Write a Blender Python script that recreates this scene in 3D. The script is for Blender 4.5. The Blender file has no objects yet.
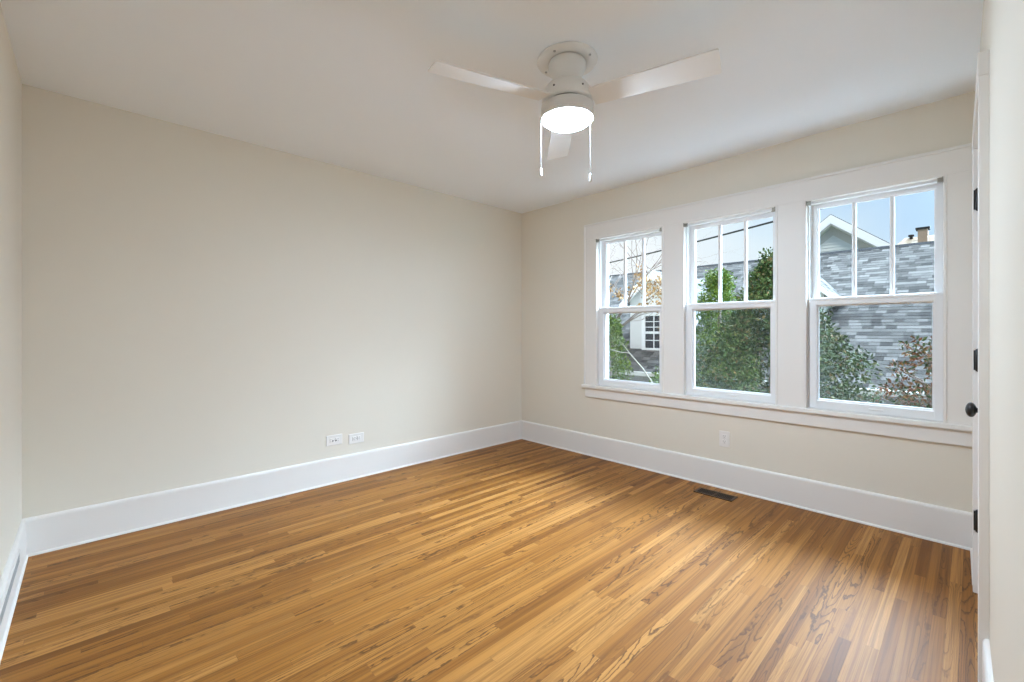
import bpy, bmesh, math, random
from mathutils import Vector, Matrix, noise

C = bpy.context.scene
COL = C.collection
PI = math.pi
random.seed(11)

# ------------------------------------------------------------------ camera
cam_d = bpy.data.cameras.new('camera')
cam = bpy.data.objects.new('camera', cam_d)
COL.objects.link(cam)
cam.location = (3.3945, -3.4012, 1.1647)
cam.rotation_euler = (PI / 2, 0, 0.80624)
cam_d.sensor_width = 36.0
cam_d.lens = 442.12 / 1024 * 36.0
cam_d.shift_y = -10.0 / 1024
cam_d.clip_start = 0.005
cam_d.clip_end = 300
C.camera = cam

# ------------------------------------------------------------------ node helper
class N:
    def __init__(self, tree):
        self.t = tree; self.n = tree.nodes; self.l = tree.links
    def add(self, kind, **kw):
        nd = self.n.new(kind)
        for k, v in kw.items():
            setattr(nd, k, v)
        return nd
    def set(self, sock, v):
        if isinstance(v, bpy.types.NodeSocket):
            self.l.new(v, sock)
        else:
            sock.default_value = v
    def math(self, op, a, b=None, c=None, clamp=False):
        nd = self.add('ShaderNodeMath', operation=op, use_clamp=clamp)
        for i, v in enumerate((a, b, c)):
            if v is not None:
                self.set(nd.inputs[i], v)
        return nd.outputs[0]
    def comb(self, x, y, z=0.0):
        nd = self.add('ShaderNodeCombineXYZ')
        for i, v in enumerate((x, y, z)):
            self.set(nd.inputs[i], v)
        return nd.outputs[0]
    def sep(self, v):
        nd = self.add('ShaderNodeSeparateXYZ'); self.l.new(v, nd.inputs[0])
        return nd.outputs
    def noise(self, vec, scale, detail=2.0, rough=0.5, dist=0.0):
        nd = self.add('ShaderNodeTexNoise')
        self.l.new(vec, nd.inputs['Vector'])
        nd.inputs['Scale'].default_value = scale
        nd.inputs['Detail'].default_value = detail
        nd.inputs['Roughness'].default_value = rough
        nd.inputs['Distortion'].default_value = dist
        return nd.outputs[0]
    def white(self, vec):
        nd = self.add('ShaderNodeTexWhiteNoise', noise_dimensions='3D')
        self.l.new(vec, nd.inputs['Vector'])
        return nd.outputs[0]
    def ramp(self, fac, stops, interp='LINEAR'):
        nd = self.add('ShaderNodeValToRGB')
        nd.color_ramp.interpolation = interp
        els = nd.color_ramp.elements
        while len(els) < len(stops):
            els.new(0.5)
        for e, (p, c) in zip(els, stops):
            e.position = p; e.color = (c[0], c[1], c[2], 1)
        self.set(nd.inputs[0], fac)
        return nd.outputs[0]
    def mix(self, fac, a, b, mode='MIX'):
        nd = self.add('ShaderNodeMix', data_type='RGBA', blend_type=mode)
        self.set(nd.inputs[0], fac)
        for i, v in ((6, a), (7, b)):
            if isinstance(v, tuple):
                v = (v[0], v[1], v[2], 1)
            self.set(nd.inputs[i], v)
        return nd.outputs[2]
    def smooth(self, x, lo, hi):
        nd = self.add('ShaderNodeMapRange', interpolation_type='SMOOTHSTEP')
        self.set(nd.inputs[0], x)
        nd.inputs[1].default_value = lo; nd.inputs[2].default_value = hi
        nd.inputs[3].default_value = 0; nd.inputs[4].default_value = 1
        return nd.outputs[0]

# ------------------------------------------------------------------ sky, sun, exposure
SKY_GLOW = 6.5
SKY_HIGH = 53.0
world = bpy.data.worlds.new('sky'); C.world = world
world.use_nodes = True
w = N(world.node_tree)
for nd in list(w.n):
    w.n.remove(nd)
tc = w.add('ShaderNodeTexCoord')
sx, sy, sz = w.sep(tc.outputs['Generated'])
skyfac = w.math('ADD', w.math('MULTIPLY', w.math('ADD', sx, 0.45), 1.5), w.math('MULTIPLY', w.math('SUBTRACT', sz, 0.1), 1.9))
cloud = w.noise(tc.outputs['Generated'], 5.0, 4.0, 0.55)
skyfac = w.math('ADD', skyfac, w.math('MULTIPLY', w.math('SUBTRACT', cloud, 0.5), 0.5))
skycol = w.ramp(skyfac, [(0.0, (0.90, 0.95, 0.985)), (0.40, (0.76, 0.89, 0.97)), (0.92, (0.40, 0.65, 0.93))])
bg = w.add('ShaderNodeBackground')
w.l.new(skycol, bg.inputs[0])
# broad bright sky patch added out of view, closet-door side, to light the room
gd = w.add('ShaderNodeVectorMath', operation='DOT_PRODUCT')
nrm = w.add('ShaderNodeVectorMath', operation='NORMALIZE'); w.l.new(tc.outputs['Generated'], nrm.inputs[0])
w.l.new(nrm.outputs[0], gd.inputs[0]); gd.inputs[1].default_value = Vector((0.70, 0.60, 0.40)).normalized()
glow = w.smooth(gd.outputs['Value'], 0.62, 1.0)
glow = w.math('MULTIPLY', glow, SKY_GLOW)
gd2 = w.add('ShaderNodeVectorMath', operation='DOT_PRODUCT')
w.l.new(nrm.outputs[0], gd2.inputs[0]); gd2.inputs[1].default_value = Vector((0.25, 0.66, 0.68)).normalized()
high = w.math('MULTIPLY', w.smooth(gd2.outputs['Value'], 0.84, 0.97), SKY_HIGH)     # second bright patch, added above the view to light floor and ceiling
skystr = w.math('ADD', w.math('ADD', 0.83, glow), high)
skycol = w.mix(w.smooth(gd2.outputs['Value'], 0.82, 0.88), skycol, (0.73, 0.985, 1.24))
skycol = w.mix(w.smooth(gd.outputs['Value'], 0.55, 0.8), skycol, (0.73, 0.985, 1.24))
w.l.new(skycol, bg.inputs[0])
w.l.new(skystr, bg.inputs[1])
wo = w.add('ShaderNodeOutputWorld'); w.l.new(bg.outputs[0], wo.inputs[0])

sun_d = bpy.data.lights.new('sun', 'SUN')
sun_d.energy = 2.2; sun_d.angle = 0.35; sun_d.color = (1.0, 0.96, 0.9)
sun = bpy.data.objects.new('sun', sun_d); COL.objects.link(sun)
sun.rotation_euler = (math.radians(38), 0, math.radians(25))
LAMP_STRENGTH = 275.0

C.view_settings.view_transform = 'Standard'
C.view_settings.look = 'None'
C.view_settings.exposure = 0.34
C.view_settings.gamma = 1.0
C.view_settings.use_curve_mapping = False
C.cycles.max_bounces = 14
C.cycles.diffuse_bounces = 10
C.cycles.glossy_bounces = 4
C.cycles.transparent_max_bounces = 16
C.cycles.use_denoising = True
C.cycles.sample_clamp_indirect = 8.0

# ------------------------------------------------------------------ materials
def new_mat(name):
    m = bpy.data.materials.new(name); m.use_nodes = True
    n = N(m.node_tree)
    b = next(x for x in n.n if x.type == 'BSDF_PRINCIPLED')
    return m, n, b

def paint(name, col, rough=0.5, bump=0.0, scale=150.0, metallic=0.0, var=0.02, spec=0.5):
    m, n, b = new_mat(name)
    t = n.add('ShaderNodeTexCoord').outputs['Object']
    v = n.noise(t, 2.5, 3.0)
    lo = tuple(max(0, c * (1 - var)) for c in col); hi = tuple(min(1, c * (1 + var)) for c in col)
    n.l.new(n.mix(v, lo, hi), b.inputs['Base Color'])
    b.inputs['Roughness'].default_value = rough
    b.inputs['Metallic'].default_value = metallic
    b.inputs['Specular IOR Level'].default_value = spec
    if bump:
        bp = n.add('ShaderNodeBump'); bp.inputs['Strength'].default_value = bump
        bp.inputs['Distance'].default_value = 0.002
        n.l.new(n.noise(t, scale, 3.0), bp.inputs['Height'])
        n.l.new(bp.outputs[0], b.inputs['Normal'])
    return m

M = {}
M['wall'] = paint('wall_paint', (0.75, 0.70, 0.605), 0.75, 0.15, 220, var=0.01, spec=0.3)
M['ceiling'] = paint('ceiling_paint', (0.885, 0.93, 0.98), 0.9, 0.1, 180, var=0.01, spec=0.2)
M['trim'] = paint('trim_paint', (0.80, 0.772, 0.735), 0.42, 0.0, var=0.008, spec=0.4)
M['vinyl'] = paint('window_vinyl', (0.80, 0.80, 0.80), 0.38, 0.0, var=0.005, spec=0.4)
M['door'] = paint('door_paint', (0.80, 0.772, 0.735), 0.42, 0.08, 60, var=0.01, spec=0.4)
M['fan'] = paint('fan_enamel', (0.80, 0.79, 0.77), 0.4, 0.0, var=0.01)
M['black'] = paint('black_iron', (0.012, 0.011, 0.011), 0.35, 0.1, 300, var=0.2)
M['bronze'] = paint('brown_register_metal', (0.085, 0.045, 0.020), 0.45, 0.0, metallic=0.3, var=0.2)
M['dark'] = paint('dark_cavity', (0.01, 0.009, 0.008), 0.9, var=0.1)
M['nickel'] = paint('bracket_metal', (0.34, 0.32, 0.27), 0.45, metallic=0.5, var=0.1)
M['plate'] = paint('outlet_plastic', (0.80, 0.775, 0.74), 0.35, var=0.005)
M['slotgrey'] = paint('slot_grey', (0.22, 0.21, 0.20), 0.6, var=0.05)
M['grillgrey'] = paint('grille_grey', (0.42, 0.42, 0.41), 0.55, var=0.05)
M['chain'] = paint('pull_chain_white', (0.28, 0.27, 0.25), 0.35, var=0.02)

def glass_mat():
    m, n, b = new_mat('window_glass')
    n.n.remove(b)
    out = next(x for x in n.n if x.type == 'OUTPUT_MATERIAL')
    tr = n.add('ShaderNodeBsdfTransparent'); tr.inputs[0].default_value = (0.97, 0.98, 0.98, 1)
    gl = n.add('ShaderNodeBsdfGlossy'); gl.inputs['Roughness'].default_value = 0.01
    fr = n.add('ShaderNodeFresnel'); fr.inputs['IOR'].default_value = 1.3
    mx = n.add('ShaderNodeMixShader')
    n.l.new(fr.outputs[0], mx.inputs[0]); n.l.new(tr.outputs[0], mx.inputs[1]); n.l.new(gl.outputs[0], mx.inputs[2])
    n.l.new(mx.outputs[0], out.inputs[0])
    return m
M['glass'] = glass_mat()

def screen_mat():
    m, n, b = new_mat('insect_mesh')
    out = next(x for x in n.n if x.type == 'OUTPUT_MATERIAL')
    b.inputs['Base Color'].default_value = (0.05, 0.05, 0.055, 1)
    b.inputs['Roughness'].default_value = 0.8
    tr = n.add('ShaderNodeBsdfTransparent')
    mx = n.add('ShaderNodeMixShader'); mx.inputs[0].default_value = 0.30
    n.l.new(tr.outputs[0], mx.inputs[1]); n.l.new(b.outputs[0], mx.inputs[2])
    n.l.new(mx.outputs[0], out.inputs[0])
    return m
M['screen'] = screen_mat()

def lamp_mat():
    m, n, b = new_mat('lit_diffuser')
    b.inputs['Base Color'].default_value = (0.9, 0.9, 0.88, 1)
    b.inputs['Emission Color'].default_value = (0.79, 1.0, 1.25, 1)
    b.inputs['Emission Strength'].default_value = LAMP_STRENGTH
    return m
M['lamp'] = lamp_mat()

def oak_mat():
    m, n, b = new_mat('oak_strip_floor')
    t = n.add('ShaderNodeTexCoord').outputs['Object']
    x, y, z = n.sep(t)
    bw = 0.040
    u = n.math('DIVIDE', x, bw)
    i = n.math('FLOOR', u)
    fu = n.math('SUBTRACT', u, i)
    r1 = n.white(n.comb(i, 3.7, 1.1))
    r2 = n.white(n.comb(i, 9.1, 5.3))
    ln = n.math('ADD', 0.6, n.math('MULTIPLY', r2, 0.9))
    v = n.math('ADD', n.math('DIVIDE', y, ln), n.math('MULTIPLY', r1, 7.0))
    j = n.math('FLOOR', v)
    fv = n.math('SUBTRACT', v, j)
    bid = n.comb(i, j, 0.5)
    tint = n.white(bid)
    tint2 = n.white(n.comb(i, j, 7.5))
    kind = n.white(n.comb(i, j, 21.5))
    # cathedral grain: contour lines of a stretched noise field, own place per board
    gx = n.math('ADD', n.math('MULTIPLY', x, 16.0), n.math('MULTIPLY', tint, 40.0))
    gy = n.math('ADD', n.math('MULTIPLY', y, 1.15), n.math('MULTIPLY', tint2, 60.0))
    gv = n.comb(gx, gy, n.math('MULTIPLY', kind, 10.0))
    field = n.noise(gv, 1.0, 1.0, 0.4)
    wob = n.noise(n.comb(n.math('MULTIPLY', x, 70.0), n.math('MULTIPLY', y, 26.0), tint), 1.0, 2.0)
    ph = n.math('ADD', n.math('MULTIPLY', field, n.math('ADD', 6.0, n.math('MULTIPLY', kind, 13.0))), n.math('MULTIPLY', wob, 0.75))
    saw = n.math('FRACT', ph)
    line = n.math('MULTIPLY', n.smooth(saw, 0.62, 0.88), n.math('SUBTRACT', 1.0, n.smooth(saw, 0.90, 1.0)))
    # fine pores and long streaks
    pore = n.noise(n.comb(n.math('MULTIPLY', x, 420.0), n.math('MULTIPLY', y, 9.0), tint), 1.0, 3.0, 0.65)
    porem = n.smooth(pore, 0.52, 0.75)
    streak = n.noise(n.comb(n.math('MULTIPLY', x, 85.0), n.math('MULTIPLY', y, 1.3), n.math('MULTIPLY', tint, 20.0)), 1.0, 3.0)
    fine = n.noise(n.comb(n.math('MULTIPLY', x, 260.0), n.math('MULTIPLY', y, 3.2), n.math('MULTIPLY', tint2, 20.0)), 1.0, 2.0)
    base = n.ramp(tint, [(0.0, (0.165, 0.058, 0.009)), (0.12, (0.265, 0.102, 0.016)), (0.6, (0.365, 0.152, 0.029)), (1.0, (0.48, 0.222, 0.056))])
    dark = n.mix(0.62, base, (0.105, 0.035, 0.005))
    col = n.mix(n.math('MULTIPLY', n.smooth(streak, 0.42, 0.66), 0.80), base, dark)
    col = n.mix(n.math('MULTIPLY', n.smooth(fine, 0.45, 0.70), 0.45), col, dark)
    gstr = n.math('MULTIPLY', line, n.math('MULTIPLY', n.smooth(tint2, 0.25, 0.95), 0.85))
    col = n.mix(gstr, col, (0.075, 0.026, 0.005))
    col = n.mix(n.math('MULTIPLY', porem, 0.35), col, (0.19, 0.078, 0.022))
    # seams
    e1 = n.math('MINIMUM', fu, n.math('SUBTRACT', 1.0, fu))
    e2 = n.math('MULTIPLY', n.math('MINIMUM', fv, n.math('SUBTRACT', 1.0, fv)), n.math('DIVIDE', ln, bw))
    e = n.math('MINIMUM', e1, e2)
    seam = n.math('SUBTRACT', 1.0, n.smooth(e, 0.006, 0.022))
    col = n.mix(n.math('MULTIPLY', seam, 0.5), col, (0.09, 0.038, 0.012))
    n.l.new(col, b.inputs['Base Color'])
    b.inputs['Roughness'].default_value = 0.46
    b.inputs['Specular IOR Level'].default_value = 0.22
    hgt = n.math('SUBTRACT', n.math('MULTIPLY', line, -0.15), seam)
    bp = n.add('ShaderNodeBump'); bp.inputs['Strength'].default_value = 0.25; bp.inputs['Distance'].default_value = 0.0015
    n.l.new(hgt, bp.inputs['Height']); n.l.new(bp.outputs[0], b.inputs['Normal'])
    return m
M['oak'] = oak_mat()

def shingle_mat(name, stops, w_tab=0.17, rough=0.9):
    # tone of each laminated tab; the courses themselves are real steps in the mesh (uv: u along, v = course number)
    m, n, b = new_mat(name)
    uv = n.add('ShaderNodeUVMap').outputs[0]
    x, y, z = n.sep(uv)
    row = n.math('FLOOR', y)
    off = n.white(n.comb(row, 2.2, 0.3))
    u = n.math('ADD', n.math('DIVIDE', x, w_tab), n.math('MULTIPLY', off, 9.0))
    wob = n.noise(n.comb(n.math('MULTIPLY', x, 2.0), n.math('MULTIPLY', row, 5.3), 0.0), 1.0, 1.0)
    u = n.math('ADD', u, n.math('MULTIPLY', wob, 0.8))
    tab = n.math('FLOOR', u)
    r = n.white(n.comb(tab, row, 0.7))
    col = n.ramp(r, stops)
    g = n.noise(uv, 60.0, 3.0)
    col = n.mix(n.math('MULTIPLY', g, 0.25), col, (0.10, 0.095, 0.09))
    n.l.new(col, b.inputs['Base Color'])
    b.inputs['Roughness'].default_value = rough
    b.inputs['Specular IOR Level'].default_value = 0.0
    return m
M['shingle'] = shingle_mat('grey_shingles', [(0.0, (0.056, 0.055, 0.053)), (0.3, (0.095, 0.092, 0.087)), (0.7, (0.140, 0.135, 0.128)), (1.0, (0.205, 0.197, 0.185))])
M['tanshingle'] = shingle_mat('tan_shingles', [(0.0, (0.30, 0.24, 0.18)), (0.5, (0.40, 0.33, 0.25)), (1.0, (0.50, 0.42, 0.33))])
M['white_ext'] = paint('exterior_white', (0.88, 0.88, 0.87), 0.6, var=0.04)
M['siding'] = paint('pale_siding', (0.64, 0.66, 0.63), 0.7, var=0.05)
M['stucco'] = paint('white_stucco', (0.70, 0.69, 0.67), 0.85, 0.5, 40, var=0.08)
M['soffit'] = paint('soffit_beige', (0.52, 0.50, 0.45), 0.7, var=0.05)
M['brownwall'] = paint('taupe_siding', (0.20, 0.175, 0.145), 0.8, var=0.1)
M['brick'] = paint('chimney_brick', (0.30, 0.22, 0.16), 0.9, 0.6, 30, var=0.25)
M['darkglass'] = paint('dark_pane', (0.03, 0.035, 0.04), 0.08, var=0.1)
M['ridge'] = paint('ridge_cap_dark', (0.012, 0.012, 0.014), 0.9, var=0.1)
M['wire'] = paint('cable_rubber', (0.02, 0.02, 0.022), 0.6, var=0.1)
M['bark'] = paint('grey_bark', (0.20, 0.15, 0.12), 0.9, 0.8, 40, var=0.3)
M['palebark'] = paint('pale_bark', (0.30, 0.27, 0.22), 0.85, 0.5, 60, var=0.2)
M['bounce'] = paint('bounce_pale', (0.74, 0.73, 0.70), 0.9, 0.3, 30, var=0.06)  # pale surface of the added reflector slab outside
M['lawn'] = paint('lawn', (0.07, 0.12, 0.03), 0.95, 0.8, 20, var=0.5)

def leaf_mat(name, stops, rough=0.45):
    m, n, b = new_mat(name)
    g = n.add('ShaderNodeNewGeometry')
    col = n.ramp(g.outputs['Random Per Island'], stops)
    n.l.new(col, b.inputs['Base Color'])
    b.inputs['Roughness'].default_value = rough
    b.inputs['Specular IOR Level'].default_value = 0.12
    return m
M['leaf_arbor'] = leaf_mat('arborvitae_leaf', [(0.0, (0.036, 0.065, 0.010)), (0.5, (0.094, 0.144, 0.019)), (1.0, (0.187, 0.238, 0.039))], 0.6)
M['leaf_conif'] = leaf_mat('bright_conifer_leaf', [(0.0, (0.036, 0.079, 0.010)), (0.5, (0.086, 0.158, 0.019)), (1.0, (0.202, 0.259, 0.039))], 0.55)
M['leaf_holly'] = leaf_mat('glossy_dark_leaf', [(0.0, (0.018, 0.036, 0.011)), (0.55, (0.043, 0.072, 0.019)), (0.85, (0.094, 0.122, 0.039)), (0.94, (0.158, 0.094, 0.039)), (1.0, (0.187, 0.202, 0.104))], 0.55)
M['leaf_red'] = leaf_mat('red_tinged_leaf', [(0.0, (0.036, 0.065, 0.017)), (0.40, (0.072, 0.108, 0.026)), (0.6, (0.180, 0.058, 0.022)), (0.85, (0.245, 0.094, 0.032)), (1.0, (0.302, 0.173, 0.058))], 0.4)
M['leaf_dry'] = leaf_mat('dry_leaf', [(0.0, (0.216, 0.108, 0.039)), (0.5, (0.331, 0.194, 0.077)), (1.0, (0.432, 0.302, 0.156))], 0.7)
M['leaf_hedge'] = leaf_mat('hedge_leaf', [(0.0, (0.036, 0.072, 0.012)), (0.5, (0.086, 0.144, 0.022)), (1.0, (0.158, 0.216, 0.045))], 0.5)

# ------------------------------------------------------------------ mesh helpers
def bx(bm, x0, x1, y0, y1, z0, z1, bev=0.0, seg=2, f=None):
    """box between the limits; f maps every vertex to its place"""
    t = bmesh.new()
    v = [t.verts.new((x, y, z)) for z in (z0, z1) for y in (y0, y1) for x in (x0, x1)]
    for q in ((0, 2, 3, 1), (4, 5, 7, 6), (0, 1, 5, 4), (2, 6, 7, 3), (0, 4, 6, 2), (1, 3, 7, 5)):
        t.faces.new([v[k] for k in q])
    if bev:
        bmesh.ops.bevel(t, geom=list(t.edges), offset=bev, segments=seg, affect='EDGES', profile=0.5)
    merge(bm, t, f)

def merge(bm, t, f=None):
    mp = {}
    for v in t.verts:
        mp[v] = bm.verts.new(f(v.co) if f else v.co)
    for fa in t.faces:
        try:
            nf = bm.faces.new([mp[v] for v in fa.verts]); nf.smooth = fa.smooth
        except ValueError:
            pass
    t.free()

def lathe(bm, prof, cx, cy, seg=48, cap=True, f=None):
    t = bmesh.new()
    rings = []
    for r, z in prof:
        if r < 1e-6:
            rings.append([t.verts.new((0, 0, z))])
        else:
            rings.append([t.verts.new((r * math.cos(2 * PI * k / seg), r * math.sin(2 * PI * k / seg), z)) for k in range(seg)])
    for a, b in zip(rings, rings[1:]):
        for k in range(seg):
            k2 = (k + 1) % seg
            vs = [a[k % len(a)], a[k2 % len(a)], b[k2 % len(b)], b[k % len(b)]]
            u = []
            for q in vs:
                if q not in u:
                    u.append(q)
            if len(u) > 2:
                fa = t.faces.new(u); fa.smooth = True
    if cap:
        for ring in (rings[0], rings[-1]):
            if len(ring) > 2:
                t.faces.new(ring)
    bmesh.ops.recalc_face_normals(t, faces=t.faces)
    g = f or (lambda c: (c[0] + cx, c[1] + cy, c[2]))
    merge(bm, t, g)

def tube(bm, pts, rads, seg=8):
    """round tapering tube through points"""
    pts = [Vector(p) for p in pts]
    rings = []
    up = Vector((0.13, 0.21, 0.97))
    for i, p in enumerate(pts):
        d = (pts[min(i + 1, len(pts) - 1)] - pts[max(i - 1, 0)]).normalized()
        a = d.cross(up)
        if a.length < 1e-3:
            a = d.cross(Vector((1, 0, 0)))
        a.normalize(); b = d.cross(a)
        r = rads[i] if isinstance(rads, (list, tuple)) else rads
        rings.append([bm.verts.new(p + (a * math.cos(2 * PI * k / seg) + b * math.sin(2 * PI * k / seg)) * r) for k in range(seg)])
    for A, B in zip(rings, rings[1:]):
        for k in range(seg):
            f = bm.faces.new((A[k], A[(k + 1) % seg], B[(k + 1) % seg], B[k])); f.smooth = True
    bm.faces.new(rings[0][::-1]); bm.faces.new(rings[-1])

def prism(bm, poly, y0, y1):
    """polygon in x,z extruded along y"""
    a = [bm.verts.new((x, y0, z)) for x, z in poly]
    b = [bm.verts.new((x, y1, z)) for x, z in poly]
    n = len(poly)
    bm.faces.new(a); bm.faces.new(b[::-1])
    for k in range(n):
        bm.faces.new((a[k], b[k], b[(k + 1) % n], a[(k + 1) % n]))

def obj(name, bm, mat, parent=None):
    bmesh.ops.recalc_face_normals(bm, faces=bm.faces)
    me = bpy.data.meshes.new(name)
    bm.to_mesh(me); bm.free()
    me.materials.append(mat)
    o = bpy.data.objects.new(name, me); COL.objects.link(o)
    if parent:
        o.parent = parent
        p = Vector((0, 0, 0)); q = parent
        if q.type == 'EMPTY':
            p = q.location.copy()
        o.matrix_parent_inverse = Matrix.Translation(-p)
    return o

def thing(name, label, cat, loc=(0, 0, 0), group=None):
    o = bpy.data.objects.new(name, None); COL.objects.link(o)
    o.location = loc; o.empty_display_size = 0.1
    o['label'] = label; o['category'] = cat
    if group:
        o['group'] = group
    return o

def tag(o, label, cat, group=None, kind=None):
    o['label'] = label; o['category'] = cat
    if group:
        o['group'] = group
    if kind:
        o['kind'] = kind
    return o

def struct(name, bm, mat, label, cat):
    o = obj(name, bm, mat)
    o['kind'] = 'structure'; o['label'] = label; o['category'] = cat
    return o

def struct_empty(name, loc, label, cat):
    o = thing(name, label, cat, loc); o['kind'] = 'structure'
    return o

# ------------------------------------------------------------------ room numbers
H = 2.44
NEAR = -3.647
WT = 0.16                       # wall thickness
# right wall runs a touch out of square: along s towards the camera, d out into the room
_e = Vector((0.016, -1, 0)).normalized(); _n = Vector((-_e.y * -1, 0, 0))
_n = Vector((-1, -0.016, 0)).normalized()
_o = Vector((3.4085, 0, 0))
def R(c):
    return _o + _e * c[0] + _n * c[1] + Vector((0, 0, c[2]))
WX = [(0.985, 1.645), (1.812, 2.472), (2.632, 3.292)]    # window openings
WZ0, WZ1 = 0.640, 2.022

# floor, ceiling
b = bmesh.new(); bx(b, -WT, 3.66, NEAR - WT, WT, -0.12, 0.0)
struct('floor', b, M['oak'], 'varnished oak strip floor covering the whole room', 'floor')
b = bmesh.new(); bx(b, -WT, 3.66, NEAR - WT, WT, H, H + 0.15)
struct('ceiling', b, M['ceiling'], 'flat white painted ceiling above the fan', 'ceiling')
# walls
b = bmesh.new(); bx(b, -WT, 0, NEAR - WT, WT, 0.0, H)
struct('wall_left', b, M['wall'], 'long bare warm beige wall without windows', 'wall')
b = bmesh.new(); bx(b, 0.0, 3.62, NEAR - WT, NEAR, 0.0, H)
struct('wall_near', b, M['wall'], 'beige wall at the left edge of the photo, seen almost edge on', 'wall')
b = bmesh.new()
xs = [0.0] + [v for ab in WX for v in ab] + [3.412]
for k in range(0, len(xs), 2):
    bx(b, xs[k], xs[k + 1], 0, WT, WZ0, WZ1)
bx(b, 0.0, 3.412, 0, WT, 0.0, WZ0)
bx(b, 0.0, 3.412, 0, WT, WZ1, H)
struct('wall_back', b, M['wall'], 'beige wall holding the row of three windows', 'wall')
b = bmesh.new()
DS0, DS1, DZ = 0.553, 1.262, 1.974      # closet door opening in the right wall
bx(b, -0.17, DS0, -WT, 0, 0.0, H, f=R)
bx(b, DS1, 3.66, -WT, 0, 0.0, H, f=R)
bx(b, DS0, DS1, -WT, 0, DZ, H, f=R)
struct('wall_right', b, M['wall'], 'wall with the closet door, seen nearly edge on at the right', 'wall')

# baseboards: tall board with eased cap, and shoe moulding as a part
BP = [(0, 0), (0.016, 0), (0.016, 0.180), (0.0145, 0.188), (0.010, 0.194), (0.004, 0.1965), (0, 0.1965)]
SP = [(0.0155, 0)] + [(0.0155 + 0.009 * math.cos(a), 0.012 * math.sin(a)) for a in (0, 0.4, 0.8, 1.2, PI / 2)]
def run(bm, prof, p, q, n, m0=0.0, m1=0.0):
    """profile (out, up) swept from p to q; n points into the room; m0/m1 mitre factor at the ends"""
    p, q, n = Vector(p), Vector(q), Vector(n); d = (q - p).normalized()
    A = [bm.verts.new(p + n * o + d * (o * m0) + Vector((0, 0, z))) for o, z in prof]
    B = [bm.verts.new(q + n * o - d * (o * m1) + Vector((0, 0, z))) for o, z in prof]
    k = len(prof)
    for i in range(k):
        bm.faces.new((A[i], A[(i + 1) % k], B[(i + 1) % k], B[i]))
    bm.faces.new(A); bm.faces.new(B[::-1])
def baseboard(name, label, segs):
    b = bmesh.new(); s = bmesh.new()
    for p, q, n, m0, m1 in segs:
        run(b, BP, p, q, n, m0, m1); run(s, SP, p, q, n, m0, m1)
    o = struct(name, b, M['trim'], label, 'baseboard')
    obj('shoe_molding', s, M['trim'], o)
    return o
baseboard('baseboard_left', 'tall white baseboard along the long bare wall', [((0, NEAR, 0), (0, 0, 0), (1, 0, 0), 1, 1)])
baseboard('baseboard_back', 'tall white baseboard under the three windows', [((0, 0, 0), (3.405, 0, 0), (0, -1, 0), 1, 0)])
baseboard('baseboard_near', 'tall white baseboard at the left edge of the photo', [((0, NEAR, 0), (3.46, NEAR, 0), (0, 1, 0), 1, 0)])
baseboard('baseboard_right', 'short white baseboard beside the closet door casing',
          [(R((DS1 + 0.098, 0, 0)), R((3.66, 0, 0)), _n, 0, 0), (R((0.0, 0, 0)), R((DS0 - 0.075, 0, 0)), _n, 0, 0)])

# ------------------------------------------------------------------ window casing (one joined surround)
tr = struct_empty('trim_1', (0.85, 0, 0.55), 'white casing with sill and apron framing all three windows', 'window trim')
CT = 0.020
b = bmesh.new()
bx(b, 0.852, 3.405, -CT, 0, WZ1 - 0.004, 2.161, 0.002)
bx(b, 0.852, 3.405, -CT - 0.007, -0.001, 2.143, 2.161, 0.003)
obj('head_casing', b, M['trim'], tr)
b = bmesh.new(); bx(b, 0.852, WX[0][0], -CT + 0.0015, 0, 0.660, WZ1 - 0.004, 0.002)
bx(b, 0.852, 0.866, -CT - 0.007, -0.001, 0.660, 2.143, 0.003); obj('side_casing', b, M['trim'], tr)
b = bmesh.new(); bx(b, WX[2][1], 3.405, -CT + 0.0015, 0, 0.660, WZ1 - 0.004, 0.002); obj('side_casing', b, M['trim'], tr)
for k in (0, 1):
    b = bmesh.new(); bx(b, WX[k][1], WX[k + 1][0], -CT + 0.0015, 0, 0.660, WZ1 - 0.004, 0.002)
    obj('mullion_casing', b, M['trim'], tr)
# stop beads at every opening edge
for x0, x1 in WX:
    b = bmesh.new()
    bx(b, x0 - 0.004, x0 + 0.010, -CT - 0.004, 0.012, 0.660, WZ1, 0.003)
    bx(b, x1 - 0.010, x1 + 0.004, -CT - 0.004, 0.012, 0.660, WZ1, 0.003)
    bx(b, x0, x1, -CT - 0.004, 0.018, WZ1 - 0.012, WZ1 + 0.004, 0.003)
    obj('stop_bead', b, M['trim'], tr)
b = bmesh.new(); bx(b, 0.832, 3.406, -0.040, 0.02, 0.632, 0.662, 0.006, 3); obj('stool', b, M['trim'], tr)
b = bmesh.new(); bx(b, 0.862, 3.406, -0.018, 0, 0.548, 0.632, 0.003); obj('apron', b, M['trim'], tr)

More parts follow.
